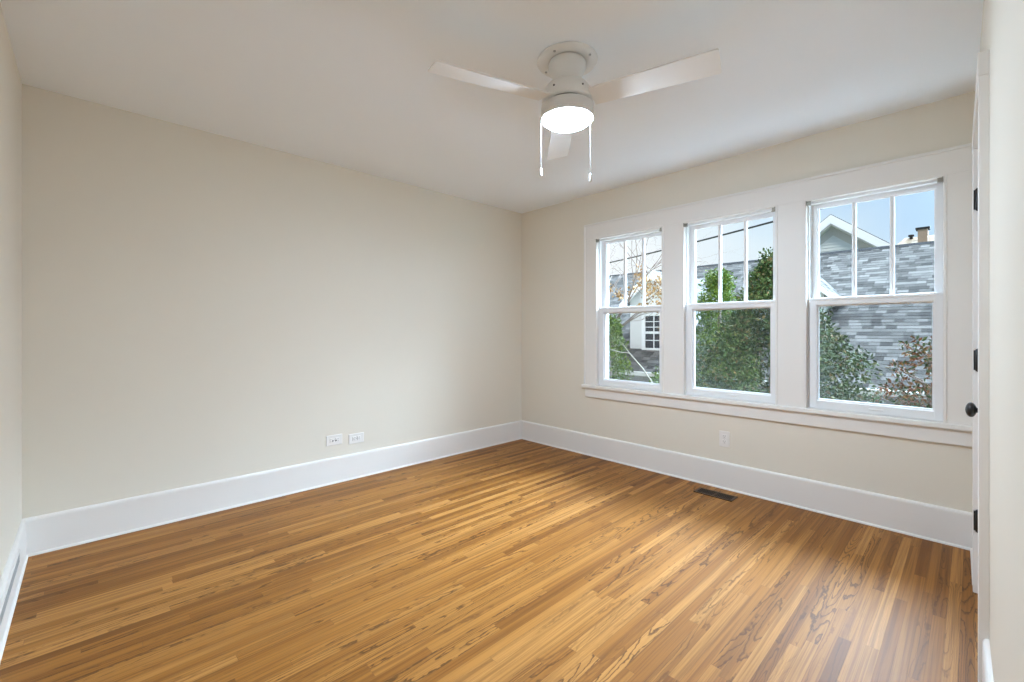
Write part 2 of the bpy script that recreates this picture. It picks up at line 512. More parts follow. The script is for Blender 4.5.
# ------------------------------------------------------------------ windows
def rect_frame(bm, x0, x1, z0, z1, y0, y1, l, r, bt, tp, bev=0.002):
    bx(bm, x0, x0 + l, y0, y1, z0, z1, bev)
    bx(bm, x1 - r, x1, y0, y1, z0, z1, bev)
    bx(bm, x0 + l - 0.001, x1 - r + 0.001, y0, y1, z0, z0 + bt, bev)
    bx(bm, x0 + l - 0.001, x1 - r + 0.001, y0, y1, z1 - tp, z1, bev)
def pane(x0, x1, z0, z1, y, parent):
    b = bmesh.new(); b.faces.new([b.verts.new(p) for p in ((x0, y, z0), (x1, y, z0), (x1, y, z1), (x0, y, z1))])
    return obj('pane', b, M['glass'], parent)
wlabels = ['double hung window nearest the room corner, bare branches outside',
           'middle double hung window with the green trees outside',
           'double hung window beside the closet door, grey roof outside']
for wi, (x0, x1) in enumerate(WX):
    wn = struct_empty('window_%d' % (wi + 1), (x0, 0, WZ0), wlabels[wi], 'window')
    b = bmesh.new()      # jamb liner with tracks
    bx(b, x0, x0 + 0.018, 0.018, WT + 0.01, WZ0, WZ1, 0.002); bx(b, x1 - 0.007, x1, 0.018, WT + 0.01, WZ0, WZ1, 0.002)
    bx(b, x0, x1, 0.018, WT + 0.01, WZ1 - 0.016, WZ1, 0.002); bx(b, x0 + 0.018, x1 - 0.018, 0.018, 0.062, WZ1 - 0.026, WZ1 - 0.014, 0.002); bx(b, x0, x1, 0.018, WT + 0.04, WZ0, WZ0 + 0.024, 0.002)
    for s, xx in ((1, x0 + 0.018), (-1, x1 - 0.006)):
        bx(b, min(xx, xx + s * 0.008), max(xx, xx + s * 0.008), 0.055, 0.062, WZ0, WZ1, 0.001)
    obj('window_frame', b, M['vinyl'], wn)
    # lower sash, inside track
    a0, a1 = x0 + 0.020, x1 - 0.008
    zt, zm0, zm1, zb = 1.378, 1.320, 1.378, 0.664
    b = bmesh.new()
    rect_frame(b, a0, a1, zb, zm1, 0.014, 0.050, 0.040, 0.040, 0.052, 0.046)
    rect_frame(b, a0 + 0.036, a1 - 0.036, zb + 0.048, zm1 - 0.042, 0.032, 0.050, 0.012, 0.012, 0.014, 0.012, 0.003)
    bx(b, a0, a1, 0.010, 0.03, zm1 - 0.018, zm1, 0.003)
    lo = obj('lower_sash', b, M['vinyl'], wn)
    pane(a0 + 0.046, a1 - 0.046, zb + 0.058, zm1 - 0.052, 0.044, lo)
    b = bmesh.new(); xm = (x0 + x1) / 2 + 0.03
    bx(b, xm - 0.035, xm + 0.035, 0.006, 0.016, zb + 0.022, zb + 0.032, 0.003); obj('sash_lift', b, M['vinyl'], lo)
    # upper sash, outside track, two muntins
    b = bmesh.new()
    uz0, uz1 = 1.340, WZ1 - 0.014
    rect_frame(b, a0, a1, uz0, uz1, 0.064, 0.096, 0.036, 0.036, 0.040, 0.034)
    rect_frame(b, a0 + 0.032, a1 - 0.032, uz0 + 0.034, uz1 - 0.030, 0.072, 0.092, 0.010, 0.010, 0.010, 0.009, 0.003)
    up = obj('upper_sash', b, M['vinyl'], wn)
    pane(a0 + 0.040, a1 - 0.040, uz0 + 0.040, uz1 - 0.036, 0.086, up)
    g0, g1 = a0 + 0.042, a1 - 0.042
    for t in (1, 2):
        b = bmesh.new(); xc = g0 + (g1 - g0) * t / 3
        bx(b, xc - 0.011, xc + 0.011, 0.074, 0.098, uz0 + 0.040, uz1 - 0.036, 0.004)
        obj('muntin', b, M['vinyl'], up)
    # insect screen outside the lower half
    b = bmesh.new()
    rect_frame(b, x0 + 0.020, x1 - 0.020, WZ0 + 0.024, 1.372, 0.118, 0.126, 0.016, 0.016, 0.016, 0.016, 0.001)
    sc = obj('screen_frame', b, M['vinyl'], wn)
    b = bmesh.new(); b.faces.new([b.verts.new(p) for p in ((x0 + 0.03, 0.122, WZ0 + 0.03), (x1 - 0.03, 0.122, WZ0 + 0.03), (x1 - 0.03, 0.122, 1.362), (x0 + 0.03, 0.122, 1.362))])
    obj('insect_screen', b, M['screen'], sc)

# roller blind brackets left at the top corners of every window
blab = [('corner window', 'nearest the room corner'), ('middle window', 'above the green trees'), ('window beside the closet door', 'above the grey roof')]
for wi, (x0, x1) in enumerate(WX):
    for s, xx in ((1, x0), (-1, x1)):
        side = 'room-corner side' if s == 1 else 'closet-door side'
        r = thing('blind_bracket', 'small metal blind bracket at the top of the %s, %s' % (blab[wi][0], side), 'bracket', (xx, -0.03, 1.99), 'blind brackets on the windows')
        b = bmesh.new()
        bx(b, min(xx + s * 0.010, xx + s * 0.013), max(xx + s * 0.010, xx + s * 0.013), -0.034, 0.006, 1.982, 2.010, 0.001)
        bx(b, min(xx + s * 0.010, xx + s * 0.034), max(xx + s * 0.010, xx + s * 0.034), -0.010, -0.006, 1.984, 2.010, 0.001)
        obj('bracket_plate', b, M['nickel'], r)
        b = bmesh.new()
        bx(b, min(xx + s * 0.010, xx + s * 0.034), max(xx + s * 0.010, xx + s * 0.034), -0.030, -0.008, 1.982, 1.985, 0.001)
        obj('bracket_lip', b, M['nickel'], r)

# ------------------------------------------------------------------ closet door in the right wall
ct = struct_empty('trim_2', R((0.5, 0, 0)), 'white casing around the closet door beside the windows', 'door trim')
DT = 0.023
for s0, s1 in ((DS0 - 0.075, DS0), (DS1, DS1 + 0.098)):
    b = bmesh.new(); bx(b, s0, s1, 0, DT, 0.0, DZ, 0.0015, f=R); obj('side_casing', b, M['trim'], ct)
b = bmesh.new(); bx(b, DS0 - 0.078, DS1 + 0.100, 0, DT + 0.002, DZ, 2.048, 0.0015, f=R); obj('head_casing', b, M['trim'], ct)
b = bmesh.new()
bx(b, DS0, DS0 + 0.004, -0.14, 0.0, 0.0, DZ, f=R); bx(b, DS1 - 0.004, DS1, -0.14, 0.0, 0.0, DZ, f=R); bx(b, DS0, DS1, -0.14, 0.0, DZ - 0.004, DZ, f=R)
obj('jamb', b, M['trim'], ct)
dr = struct_empty('door_1', R((DS0, 0, 0)), 'white closet door with black hinges and a round black knob', 'door')
b = bmesh.new(); bx(b, DS0 + 0.007, DS1 - 0.007, -0.035, 0.000, 0.012, DZ - 0.007, 0.002, f=R)
obj('door_panel', b, M['door'], dr)
for hz in (1.748, 1.035, 0.322):
    b = bmesh.new()
    lathe(b, [(0.0, -0.052), (0.004, -0.050), (0.0075, -0.045), (0.0075, 0.045), (0.004, 0.050), (0.0, 0.052)], 0, 0, 16,
          f=lambda c, hz=hz: R((DS0 + 0.004 + c[0], 0.0085 + c[1], hz + c[2])))
    bx(b, DS0 - 0.0015, DS0 + 0.0015, 0.0, 0.021, hz - 0.044, hz + 0.044, 0.0005, f=R)
    bx(b, DS0 + 0.006, DS0 + 0.030, 0.0, 0.0025, hz - 0.044, hz + 0.044, 0.0005, f=R)
    obj('hinge', b, M['black'], dr)
kz, ks = 0.893, DS1 - 0.062
b = bmesh.new()
prof = [(0.0, 0.0), (0.029, 0.0), (0.030, 0.003), (0.026, 0.005), (0.011, 0.006), (0.0085, 0.008), (0.0085, 0.024)]
prof += [(0.0255 * math.sin(a), 0.0380 - 0.0140 * math.cos(a)) for a in [0.42 + k * (PI - 0.42) / 14 for k in range(15)]]
lathe(b, prof, 0, 0, 32, f=lambda c: R((ks + c[0], c[2], kz + c[1])))
obj('door_knob', b, M['black'], dr)

# ------------------------------------------------------------------ ceiling fan
FX, FY = 2.070, -1.770
fan = thing('ceiling_fan', 'white three blade ceiling fan with a lit round lamp and two pull chains', 'ceiling fan', (FX, FY, H))
b = bmesh.new()
lathe(b, [(0.0, H), (0.140, H), (0.142, H - 0.006), (0.138, H - 0.012), (0.094, H - 0.016), (0.090, H - 0.012), (0.0, H - 0.012)], FX, FY, 64)
cp = obj('ceiling_plate', b, M['fan'], fan)
for a in (100, 190, 280, 10):
    b = bmesh.new(); ca = math.radians(a)
    lathe(b, [(0.0, H - 0.013), (0.006, H - 0.014), (0.006, H - 0.017), (0.0, H - 0.018)], FX + 0.117 * math.cos(ca), FY + 0.117 * math.sin(ca), 12)
    obj('screw', b, M['grillgrey'], cp)
b = bmesh.new()
lathe(b, [(0.0, H - 0.012), (0.084, H - 0.012), (0.087, H - 0.020), (0.086, H - 0.045), (0.078, H - 0.065), (0.068, H - 0.082), (0.065, H - 0.100), (0.065, H - 0.115), (0.0, H - 0.115)], FX, FY, 64)
obj('canopy', b, M['fan'], fan)
b = bmesh.new()
lathe(b, [(0.0, H - 0.108), (0.072, H - 0.110), (0.094, H - 0.124), (0.110, H - 0.145), (0.118, H - 0.168), (0.120, H - 0.198), (0.116, H - 0.204), (0.0, H - 0.204)], FX, FY, 64)
mo = obj('motor_housing', b, M['fan'], fan)
for a in (279, 345, 39, 105, 159, 225):
    b = bmesh.new(); ca = math.radians(a)
    tube(b, [(FX + 0.110 * math.cos(ca), FY + 0.110 * math.sin(ca), H - 0.165), (FX + 0.1192 * math.cos(ca), FY + 0.1192 * math.sin(ca), H - 0.168)], 0.0045, 10)
    obj('motor_screw', b, M['black'], mo)
b = bmesh.new()
lathe(b, [(0.0, H - 0.218), (0.119, H - 0.218), (0.123, H - 0.221), (0.122, H - 0.274), (0.1245, H - 0.279), (0.123, H - 0.280), (0.1065, H - 0.280), (0.105, H - 0.266), (0.0, H - 0.266)], FX, FY, 64)
lk = obj('light_ring', b, M['fan'], fan)
b = bmesh.new(); lathe(b, [(0.0, H - 0.203), (0.098, H - 0.203), (0.098, H - 0.219), (0.0, H - 0.219)], FX, FY, 48); obj('shadow_gap_spacer', b, M['dark'], fan)
b = bmesh.new()
lathe(b, [(0.0, H - 0.270), (0.1045, H - 0.270), (0.1050, H - 0.280), (0.1050, H - 0.2885), (0.102, H - 0.293), (0.090, H - 0.299), (0.060, H - 0.305), (0.030, H - 0.3075), (0.0, H - 0.308)], FX, FY, 64)
obj('lamp_diffuser', b, M['lamp'], fan)
def blade(deg):
    th = math.radians(deg)
    ax = Vector((math.cos(th), math.sin(th), 0)); tn = Vector((-math.sin(th), math.cos(th), 0))
    pitch = math.radians(-12)
    wv = tn * math.cos(pitch) + Vector((0, 0, math.sin(pitch)))
    up = ax.cross(wv)
    base = Vector((FX, FY, H - 0.200))
    out = []
    r0, r1, w0, w1, cr = 0.122, 0.655, 0.056, 0.067, 0.010
    for (rr, ww, s0, a0) in ((r1, w1, -1, -90), (r1, w1, 1, 0)):
        cx, cy = rr - cr, s0 * (ww - cr)
        for q in range(7):
            a = math.radians(a0 + 90 * q / 6)
            out.append((cx + cr * math.cos(a), cy + cr * math.sin(a)))
    out += [(r0, w0), (r0, -w0)]
    t = bmesh.new()
    lo = [t.verts.new(base + ax * u + wv * v - up * 0.003) for u, v in out]
    hi = [t.verts.new(base + ax * u + wv * v + up * 0.003) for u, v in out]
    t.faces.new(lo); t.faces.new(hi)
    for k in range(len(out)):
        t.faces.new((lo[k], lo[(k + 1) % len(out)], hi[(k + 1) % len(out)], hi[k]))
    bmesh.ops.recalc_face_normals(t, faces=t.faces)
    o = obj('blade', t, M['fan'], fan)
    t = bmesh.new()
    def F(c):
        return base + ax * c[0] + wv * c[1] + up * c[2]
    bx(t, 0.100, 0.185, -0.030, 0.030, 0.003, 0.008, 0.0015, f=F)
    obj('blade_bracket', t, M['fan'], o)
for d in (252.5, 16.5, 134.5):
    blade(d)
def chain(px, py, z0, z1, label):
    b = bmesh.new(); n = int((z0 - z1) / 0.0058)
    for k in range(n):
        z = z0 - (k + 0.5) * 0.0058
        lathe(b, [(0.0, z - 0.0022), (0.0011, z - 0.0013), (0.0015, z), (0.0011, z + 0.0013), (0.0, z + 0.0022)], px, py, 6, False)
    tube(b, [(px, py, z0), (px, py, z1)], 0.0007, 6)
    o = obj('pull_chain', b, M['chain'], fan)
    t = bmesh.new()
    lathe(t, [(0.0, z1 + 0.002), (0.003, z1 + 0.001), (0.0055, z1 - 0.006), (0.0062, z1 - 0.030), (0.005, z1 - 0.036), (0.0, z1 - 0.037)], px, py, 16)
    obj('chain_pull', t, M['fan'], o)
    t = bmesh.new(); lathe(t, [(0.0, z0 + 0.006), (0.005, z0 + 0.005), (0.005, z0 - 0.003), (0.0, z0 - 0.004)], px, py, 12); obj('chain_ferrule', t, M['fan'], o)
_r = Vector((0.692, 0.722, 0))      # across the view
chain(FX - 0.692 * 0.122 - 0.02, FY - 0.722 * 0.122 + 0.02, H - 0.262, H - 0.500, 'a')
chain(FX + 0.692 * 0.100 + 0.042, FY + 0.722 * 0.100 - 0.042, H - 0.275, H - 0.556, 'b')

# ------------------------------------------------------------------ outlets
def screw_bm(f):
    t = bmesh.new(); lathe(t, [(0.0, 0.0), (0.0032, 0.0), (0.0028, 0.0012), (0.0, 0.0016)], 0, 0, 12, f=f); return t
# duplex outlet on the window wall
ow = thing('power_outlet', 'white upright duplex outlet under the middle window', 'outlet', (2.1225, 0, 0.365), 'outlets')
cx0, cz0 = 2.1225, 0.366
b = bmesh.new(); bx(b, cx0 - 0.037, cx0 + 0.037, -0.006, 0, cz0 - 0.058, cz0 + 0.058, 0.003, 3); obj('cover_plate', b, M['plate'], ow)
for s in (-1, 1):
    b = bmesh.new(); bx(b, cx0 - 0.017, cx0 + 0.017, -0.0085, -0.004, cz0 + s * 0.0195 - 0.0145, cz0 + s * 0.0195 + 0.0145, 0.002)
    rc = obj('receptacle', b, M['plate'], ow)
    b = bmesh.new()
    for q in (-0.0065, 0.0065):
        bx(b, cx0 + q - 0.0013, cx0 + q + 0.0013, -0.0088, -0.008, cz0 + s * 0.0195 - 0.001, cz0 + s * 0.0195 + 0.0085)
    lathe(b, [(0.0, 0.0080), (0.0028, 0.0080), (0.0028, 0.0088), (0.0, 0.0088)], 0, 0, 12, f=lambda c, s=s: (cx0 + c[0], -c[2], cz0 + s * 0.0195 - 0.0075 + c[1]))
    obj('slots', b, M['slotgrey'], rc)
obj('plate_screw', screw_bm(lambda c: (cx0 + c[0], -0.006 - c[2], cz0 + c[1])), M['grillgrey'], ow)
# two plates lying on their side on the left wall
def side_plate(name, label, yc, zc, kind, cat):
    t = thing(name, label, cat, (0, yc, zc), 'outlets')
    b = bmesh.new(); bx(b, 0, 0.007, yc - 0.062, yc + 0.062, zc - 0.039, zc + 0.039, 0.003, 3); obj('cover_plate', b, M['plate'], t)
    if kind == 'jack':
        for s in (-1, 1):
            b = bmesh.new(); bx(b, 0.005, 0.009, yc + s * 0.021 - 0.0145, yc + s * 0.021 + 0.0145, zc - 0.017, zc + 0.017, 0.002)
            rc = obj('receptacle', b, M['plate'], t)
            b = bmesh.new()
            lathe(b, [(0.0, 0.0085), (0.0052, 0.0085), (0.0052, 0.0098), (0.0, 0.0098)], 0, 0, 16, f=lambda c, s=s: (c[2], yc + s * 0.012 + c[0], zc - 0.004 + c[1]))
            obj('socket_hole', b, M['dark'], rc)
            b = bmesh.new()
            bx(b, 0.0086, 0.0093, yc + s * 0.028 - 0.004, yc + s * 0.028 + 0.004, zc - 0.008, zc - 0.0055); bx(b, 0.0086, 0.0093, yc + s * 0.028 - 0.004, yc + s * 0.028 + 0.004, zc + 0.0055, zc + 0.008)
            obj('slots', b, M['slotgrey'], rc)
    else:
        for s in (-1, 1):
            b = bmesh.new(); bx(b, 0.005, 0.010, yc + s * 0.0195 - 0.0145, yc + s * 0.0195 + 0.0145, zc - 0.017, zc + 0.017, 0.003)
            rc = obj('receptacle', b, M['plate'], t)
            b = bmesh.new()
            for q in (-0.0065, 0.0065):
                bx(b, 0.0097, 0.0103, yc + s * 0.0195 - 0.001, yc + s * 0.0195 + 0.0075, zc + q - 0.0012, zc + q + 0.0012)
            lathe(b, [(0.0, 0.0097), (0.0026, 0.0097), (0.0026, 0.0103), (0.0, 0.0103)], 0, 0, 12, f=lambda c, s=s: (c[2], yc + s * 0.0195 - 0.0075 + c[0], zc + c[1]))
            obj('slots', b, M['slotgrey'], rc)
    obj('plate_screw', screw_bm(lambda c: (0.007 + c[2], yc + c[0], zc + c[1])), M['grillgrey'], t)
side_plate('wall_jack', 'sideways white wall plate with two dark round holes, on the long bare wall', -2.038, 0.329, 'jack', 'outlet')
side_plate('wall_outlet', 'sideways all white duplex outlet next to the plate with dark holes', -1.862, 0.313, 'duplex', 'outlet')

# ------------------------------------------------------------------ floor register
fr = thing('floor_register', 'dark brown metal heating register set in the floor below the window', 'floor vent', (2.125, -0.175, 0))
vx0, vx1, vy0, vy1 = 1.992, 2.256, -0.236, -0.118
b = bmesh.new()
bx(b, vx0, vx1, vy0, vy0 + 0.016, 0.0, 0.005, 0.0015); bx(b, vx0, vx1, vy1 - 0.016, vy1, 0.0, 0.005, 0.0015)
bx(b, vx0, vx0 + 0.018, vy0, vy1, 0.0, 0.005, 0.0015); bx(b, vx1 - 0.018, vx1, vy0, vy1, 0.0, 0.005, 0.0015)
bx(b, (vx0 + vx1) / 2 - 0.004, (vx0 + vx1) / 2 + 0.004, vy0, vy1, 0.0, 0.0045)
obj('register_frame', b, M['bronze'], fr)
b = bmesh.new(); bx(b, vx0 + 0.01, vx1 - 0.01, vy0 + 0.01, vy1 - 0.01, 0.0004, 0.0012); obj('duct_opening', b, M['dark'], fr)
b = bmesh.new()
k = vx0 + 0.026
while k < vx1 - 0.022:
    bx(b, k, k + 0.003, vy0 + 0.014, vy1 - 0.014, 0.001, 0.0042); k += 0.0105
obj('louvers', b, M['bronze'], fr)

# baseboard register on the near wall (left edge of the photo)
br = thing('baseboard_register', 'narrow grey slotted vent let into the baseboard at the left edge', 'wall vent', (0.62, NEAR + 0.016, 0.13))
gx0, gx1, gz0, gz1, gy = 0.37, 1.02, 0.098, 0.166, NEAR + 0.0155
b = bmesh.new()
bx(b, gx0, gx1, gy, gy + 0.006, gz0, gz0 + 0.010, 0.001); bx(b, gx0, gx1, gy, gy + 0.006, gz1 - 0.010, gz1, 0.001)
bx(b, gx0, gx0 + 0.010, gy, gy + 0.006, gz0, gz1, 0.001); bx(b, gx1 - 0.010, gx1, gy, gy + 0.006, gz0, gz1, 0.001)
obj('register_frame', b, M['trim'], br)
b = bmesh.new(); bx(b, gx0 + 0.008, gx1 - 0.008, gy, gy + 0.002, gz0 + 0.008, gz1 - 0.008); obj('grille_back', b, M['grillgrey'], br)
b = bmesh.new()
for k in range(4):
    z = gz0 + 0.016 + k * 0.0115
    bx(b, gx0 + 0.009, gx1 - 0.009, gy + 0.001, gy + 0.005, z, z + 0.003)
obj('louvers', b, M['grillgrey'], br)

# ================================================================== outside
GZ = -3.3
b = bmesh.new(); bx(b, -45, 45, 0.2, 60, GZ - 0.3, GZ)
struct('ground', b, M['lawn'], 'grass ground around the houses outside', 'ground')
b = bmesh.new(); bx(b, -12, 14, 0.2, 6.3, GZ, GZ + 0.04)  # unseen slab, added to throw sky light up through the windows onto the ceiling
struct('bounce_slab', b, M['bounce'], 'unseen pale slab added below the windows to reflect daylight upward', 'bounce_slab')

def uv_faces(bm, uvs):
    lay = bm.loops.layers.uv.new('UVMap')
    for f, uv in uvs:
        for lp, q in zip(f.loops, uv):
            lp[lay].uv = q
def shingle_slope(name, eL, eR, rL, rR, course, mat, parent, lift=0.004):
    """stepped shingle courses between the eave edge eL-eR and the ridge edge rL-rR"""
    eL, eR, rL, rR = map(Vector, (eL, eR, rL, rR))
    ln = ((rL + rR) / 2 - (eL + eR) / 2).length
    n = max(2, int(round(ln / course)))
    nor = (eR - eL).cross(rL - eL).normalized()
    if nor.z < 0:
        nor = -nor
    bm = bmesh.new(); uvs = []
    ax = (eR - eL).normalized()
    for k in range(n):
        t0, t1 = k / n, (k + 1) / n
        a, bb = eL.lerp(rL, t0) + nor * lift, eR.lerp(rR, t0) + nor * lift
        c, d = eR.lerp(rR, t1), eL.lerp(rL, t1)
        a2, b2 = eL.lerp(rL, t0), eR.lerp(rR, t0)
        V = [bm.verts.new(p) for p in (a, bb, c, d)]
        W = [bm.verts.new(p) for p in (a2, b2)]
        f = bm.faces.new(V)
        uvs.append((f, [((p - eL).dot(ax), k + q) for p, q in ((a, 0.02), (bb, 0.02), (c, 0.98), (d, 0.98))]))
        f = bm.faces.new((W[0], W[1], V[1], V[0]))
        uvs.append((f, [((p - eL).dot(ax), k + q) for p, q in ((a2, 0.02), (b2, 0.02), (bb, 0.1), (a, 0.1))]))
    uv_faces(bm, uvs)
    return obj(name, bm, mat, parent)

# --- neighbour house with the long grey roof
EY, EZ, RY, RZ = 6.0, 0.215, 10.5, 3.19
nx0, nx1 = -9.5, 8.5
nh = thing('neighbor_house', 'neighbouring house with a long grey shingled roof filling the window view', 'house', ((nx0 + nx1) / 2, 9, GZ))
rf = shingle_slope('roof', (nx0, EY, EZ), (nx1, EY, EZ), (nx0, RY, RZ), (nx1, RY, RZ), 0.112, M['shingle'], nh)
b = bmesh.new()
v = [b.verts.new(p) for p in ((nx0, RY, RZ), (nx1, RY, RZ), (nx1, 2 * RY - EY, EZ), (nx0, 2 * RY - EY, EZ))]
b.faces.new(v); obj('rear_roof', b, M['ridge'], nh)
b = bmesh.new(); prism_pts = [(RY - 0.07, RZ - 0.035), (RY, RZ + 0.03), (RY + 0.07, RZ - 0.035)]
A = [b.verts.new((nx0, y, z)) for y, z in prism_pts]; B = [b.verts.new((nx1, y, z)) for y, z in prism_pts]
for k in range(3):
    b.faces.new((A[k], A[(k + 1) % 3], B[(k + 1) % 3], B[k]))
b.faces.new(A); b.faces.new(B)
obj('ridge_cap', b, M['ridge'], rf)
b = bmesh.new(); bx(b, nx0, nx1, EY - 0.13, EY + 0.01, EZ - 0.10, EZ - 0.005, 0.02); obj('gutter', b, M['soffit'], nh)
b = bmesh.new(); bx(b, nx0, nx1, EY, EY + 0.03, EZ - 0.26, EZ - 0.03); bx(b, nx0, nx1, EY, EY + 0.5, EZ - 0.27, EZ - 0.24); obj('eave_fascia', b, M['brownwall'], nh)
b = bmesh.new(); bx(b, nx0 + 0.3, nx1 - 0.3, EY + 0.45, 2 * RY - EY - 0.45, GZ, EZ - 0.1); obj('house_wall', b, M['brownwall'], nh)

def slope_z(y):
    return EZ + (y - EY) / (RY - EY) * (RZ - EZ)
def dormer(x0, x1, y, zb, ze, zp, window=None, over=0.18, wall='stucco', rake_h=0.15):
    """gabled dormer rising from the front slope: white wall, two roof slopes, rake boards"""
    xc = (x0 + x1) / 2
    d = bpy.data.objects.new('dormer', None); COL.objects.link(d); d.location = (xc, y, zb); d.parent = nh
    d.matrix_parent_inverse = Matrix.Translation(-Vector(nh.location))
    def P(name, bm, mat):
        o = obj(name, bm, mat); o.parent = d
        o.matrix_parent_inverse = Matrix.Translation(-Vector(d.location))
        return o
    b = bmesh.new()
    yb = EY + (zp - EZ) / (RZ - EZ) * (RY - EY)
    prism(b, [(x0, zb), (x1, zb), (x1, ze), (xc, zp - 0.05), (x0, ze)], y, yb)
    P('dormer_wall', b, M[wall])
    sl = (zp - ze) / ((x1 - x0) / 2)
    for s in (-1, 1):
        xe = xc + s * ((x1 - x0) / 2 + over); zE = zp - sl * ((x1 - x0) / 2 + over)
        eave0, eave1 = (xe, y - 0.22, zE + 0.05), (xe, yb, zE + 0.05)
        o = shingle_slope('dormer_roof', eave0, eave1, (xc, y - 0.22, zp + 0.05), (xc, yb, zp + 0.05), 0.135, M['shingle'], None)
        o.parent = d; o.matrix_parent_inverse = Matrix.Translation(-Vector(d.location))
        b = bmesh.new()
        poly = [(xe, zE + 0.05), (xc, zp + 0.05), (xc, zp - rake_h), (xe, zE - rake_h)]
        prism(b, poly, y - 0.23, y - 0.18)
        P('rake_board', b, M['white_ext'])
    if window:
        wx0, wx1, wz0, wz1 = window
        b = bmesh.new()
        rect_frame(b, wx0 - 0.09, wx1 + 0.09, wz0 - 0.09, wz1 + 0.09, y - 0.04, y + 0.02, 0.09, 0.09, 0.09, 0.09, 0.005)
        zm = wz0 + (wz1 - wz0) * 0.48
        bx(b, wx0, wx1, y - 0.025, y + 0.02, zm - 0.03, zm + 0.03)
        for k in (1, 2):
            xx = wx0 + (wx1 - wx0) * k / 3
            bx(b, xx - 0.012, xx + 0.012, y - 0.02, y + 0.02, wz0, wz1)
        for zz in (wz0 + (zm - wz0) * 0.5, zm + (wz1 - zm) * 0.33, zm + (wz1 - zm) * 0.66):
            bx(b, wx0, wx1, y - 0.02, y + 0.02, zz - 0.010, zz + 0.010)
        P('dormer_window', b, M['white_ext'])
        b = bmesh.new(); bx(b, wx0, wx1, y - 0.008, y + 0.005, wz0, wz1); P('window_pane', b, M['darkglass'])
        b = bmesh.new(); bx(b, x0 - 0.02, x1 + 0.02, y - 0.05, y + 0.02, zb, zb + 0.10); P('sill_band', b, M['white_ext'])
    return d
dormer(-2.76, -1.42, 6.75, 0.56, 1.98, 2.62, window=(-2.32, -1.62, 0.74, 1.54))
dormer(0.45, 1.25, 7.6, 1.25, 2.03, 2.42, over=0.30, wall='soffit', rake_h=0.06)

# --- white gable house behind
gh = thing('gable_house', 'white trimmed gable of a house rising behind the grey roof', 'house', (-0.34, 19, GZ))
gp, gs, gy0 = (-0.344, 5.58), 0.785, 17.0
def rake(bm, half, t0, t1, y0, y1):
    for s in (-1, 1):
        prism(bm, [(gp[0], gp[1] - t0), (gp[0] + s * half, gp[1] - t0 - gs * half), (gp[0] + s * half, gp[1] - t1 - gs * half), (gp[0], gp[1] - t1)], y0, y1)
b = bmesh.new(); rake(b, 3.4, 0.0, 0.33, gy0 - 0.06, gy0); obj('rake_board', b, M['white_ext'], gh)
b = bmesh.new(); rake(b, 3.2, 0.33, 0.40, gy0 - 0.02, gy0 + 0.4); obj('soffit', b, M['soffit'], gh)
b = bmesh.new(); rake(b, 3.1, 0.40, 0.72, gy0 + 0.36, gy0 + 0.42); obj('frieze_board', b, M['soffit'], gh)
b = bmesh.new()
z = 2.0
while z < gp[1] - 0.45:          # clapboards, each tilted out over the one below
    h2 = (gp[1] - 0.42 - z) / gs
    h1 = (gp[1] - 0.42 - min(z + 0.12, gp[1] - 0.43)) / gs
    zz = min(z + 0.12, gp[1] - 0.43)
    h = min(3.0, h2); hh = min(3.0, h1)
    V = [b.verts.new(p) for p in ((gp[0] - h, gy0 + 0.37, z), (gp[0] + h, gy0 + 0.37, z), (gp[0] + hh, gy0 + 0.40, zz), (gp[0] - hh, gy0 + 0.40, zz))]
    b.faces.new(V)
    W = [b.verts.new(p) for p in ((gp[0] - h, gy0 + 0.40, z), (gp[0] + h, gy0 + 0.40, z))]
    b.faces.new((V[0], V[1], W[1], W[0]))
    z += 0.12
bx(b, gp[0] - 3.0, gp[0] + 3.0, gy0 + 0.40, gy0 + 5.0, GZ, 2.5)
obj('clapboard_wall', b, M['siding'], gh)
for s in (-1, 1):
    shingle_slope('roof', (gp[0] + s * 3.4, gy0 - 0.05, gp[1] + 0.02 - gs * 3.4), (gp[0] + s * 3.4, gy0 + 5.2, gp[1] + 0.02 - gs * 3.4),
                  (gp[0], gy0 - 0.05, gp[1] + 0.02), (gp[0], gy0 + 5.2, gp[1] + 0.02), 0.15, M['shingle'], gh)

# --- tan roofed house with chimney, farther off
th = thing('tan_roof_house', 'distant house with a tan hip roof and a brick chimney', 'house', (5, 25, GZ))
b = bmesh.new(); bx(b, -0.4, 10.0, 22.3, 27.8, GZ, 3.2); obj('house_wall', b, M['brownwall'], th)
shingle_slope('roof', (-0.9, 21.8, 3.1), (10.4, 21.8, 3.1), (1.13, 25.0, 5.64), (8.8, 25.0, 5.64), 0.14, M['tanshingle'], th)
shingle_slope('roof', (-0.9, 28.2, 3.1), (-0.9, 21.8, 3.1), (1.13, 25.01, 5.64), (1.13, 25.0, 5.64), 0.14, M['tanshingle'], th)
b = bmesh.new(); bx(b, 1.64, 1.98, 24.0, 24.4, 4.6, 5.80, 0.01); ch = obj('chimney', b, M['brick'], th)
b = bmesh.new(); bx(b, 1.57, 2.05, 23.93, 24.47, 5.80, 5.89, 0.01); obj('chimney_cap', b, M['ridge'], ch)
b = bmesh.new(); lathe(b, [(0.0, 4.8), (0.06, 4.8), (0.06, 5.66), (0.11, 5.66), (0.11, 5.74), (0.0, 5.76)], 1.36, 24.9, 16); obj('vent_pipe', b, M['ridge'], th)

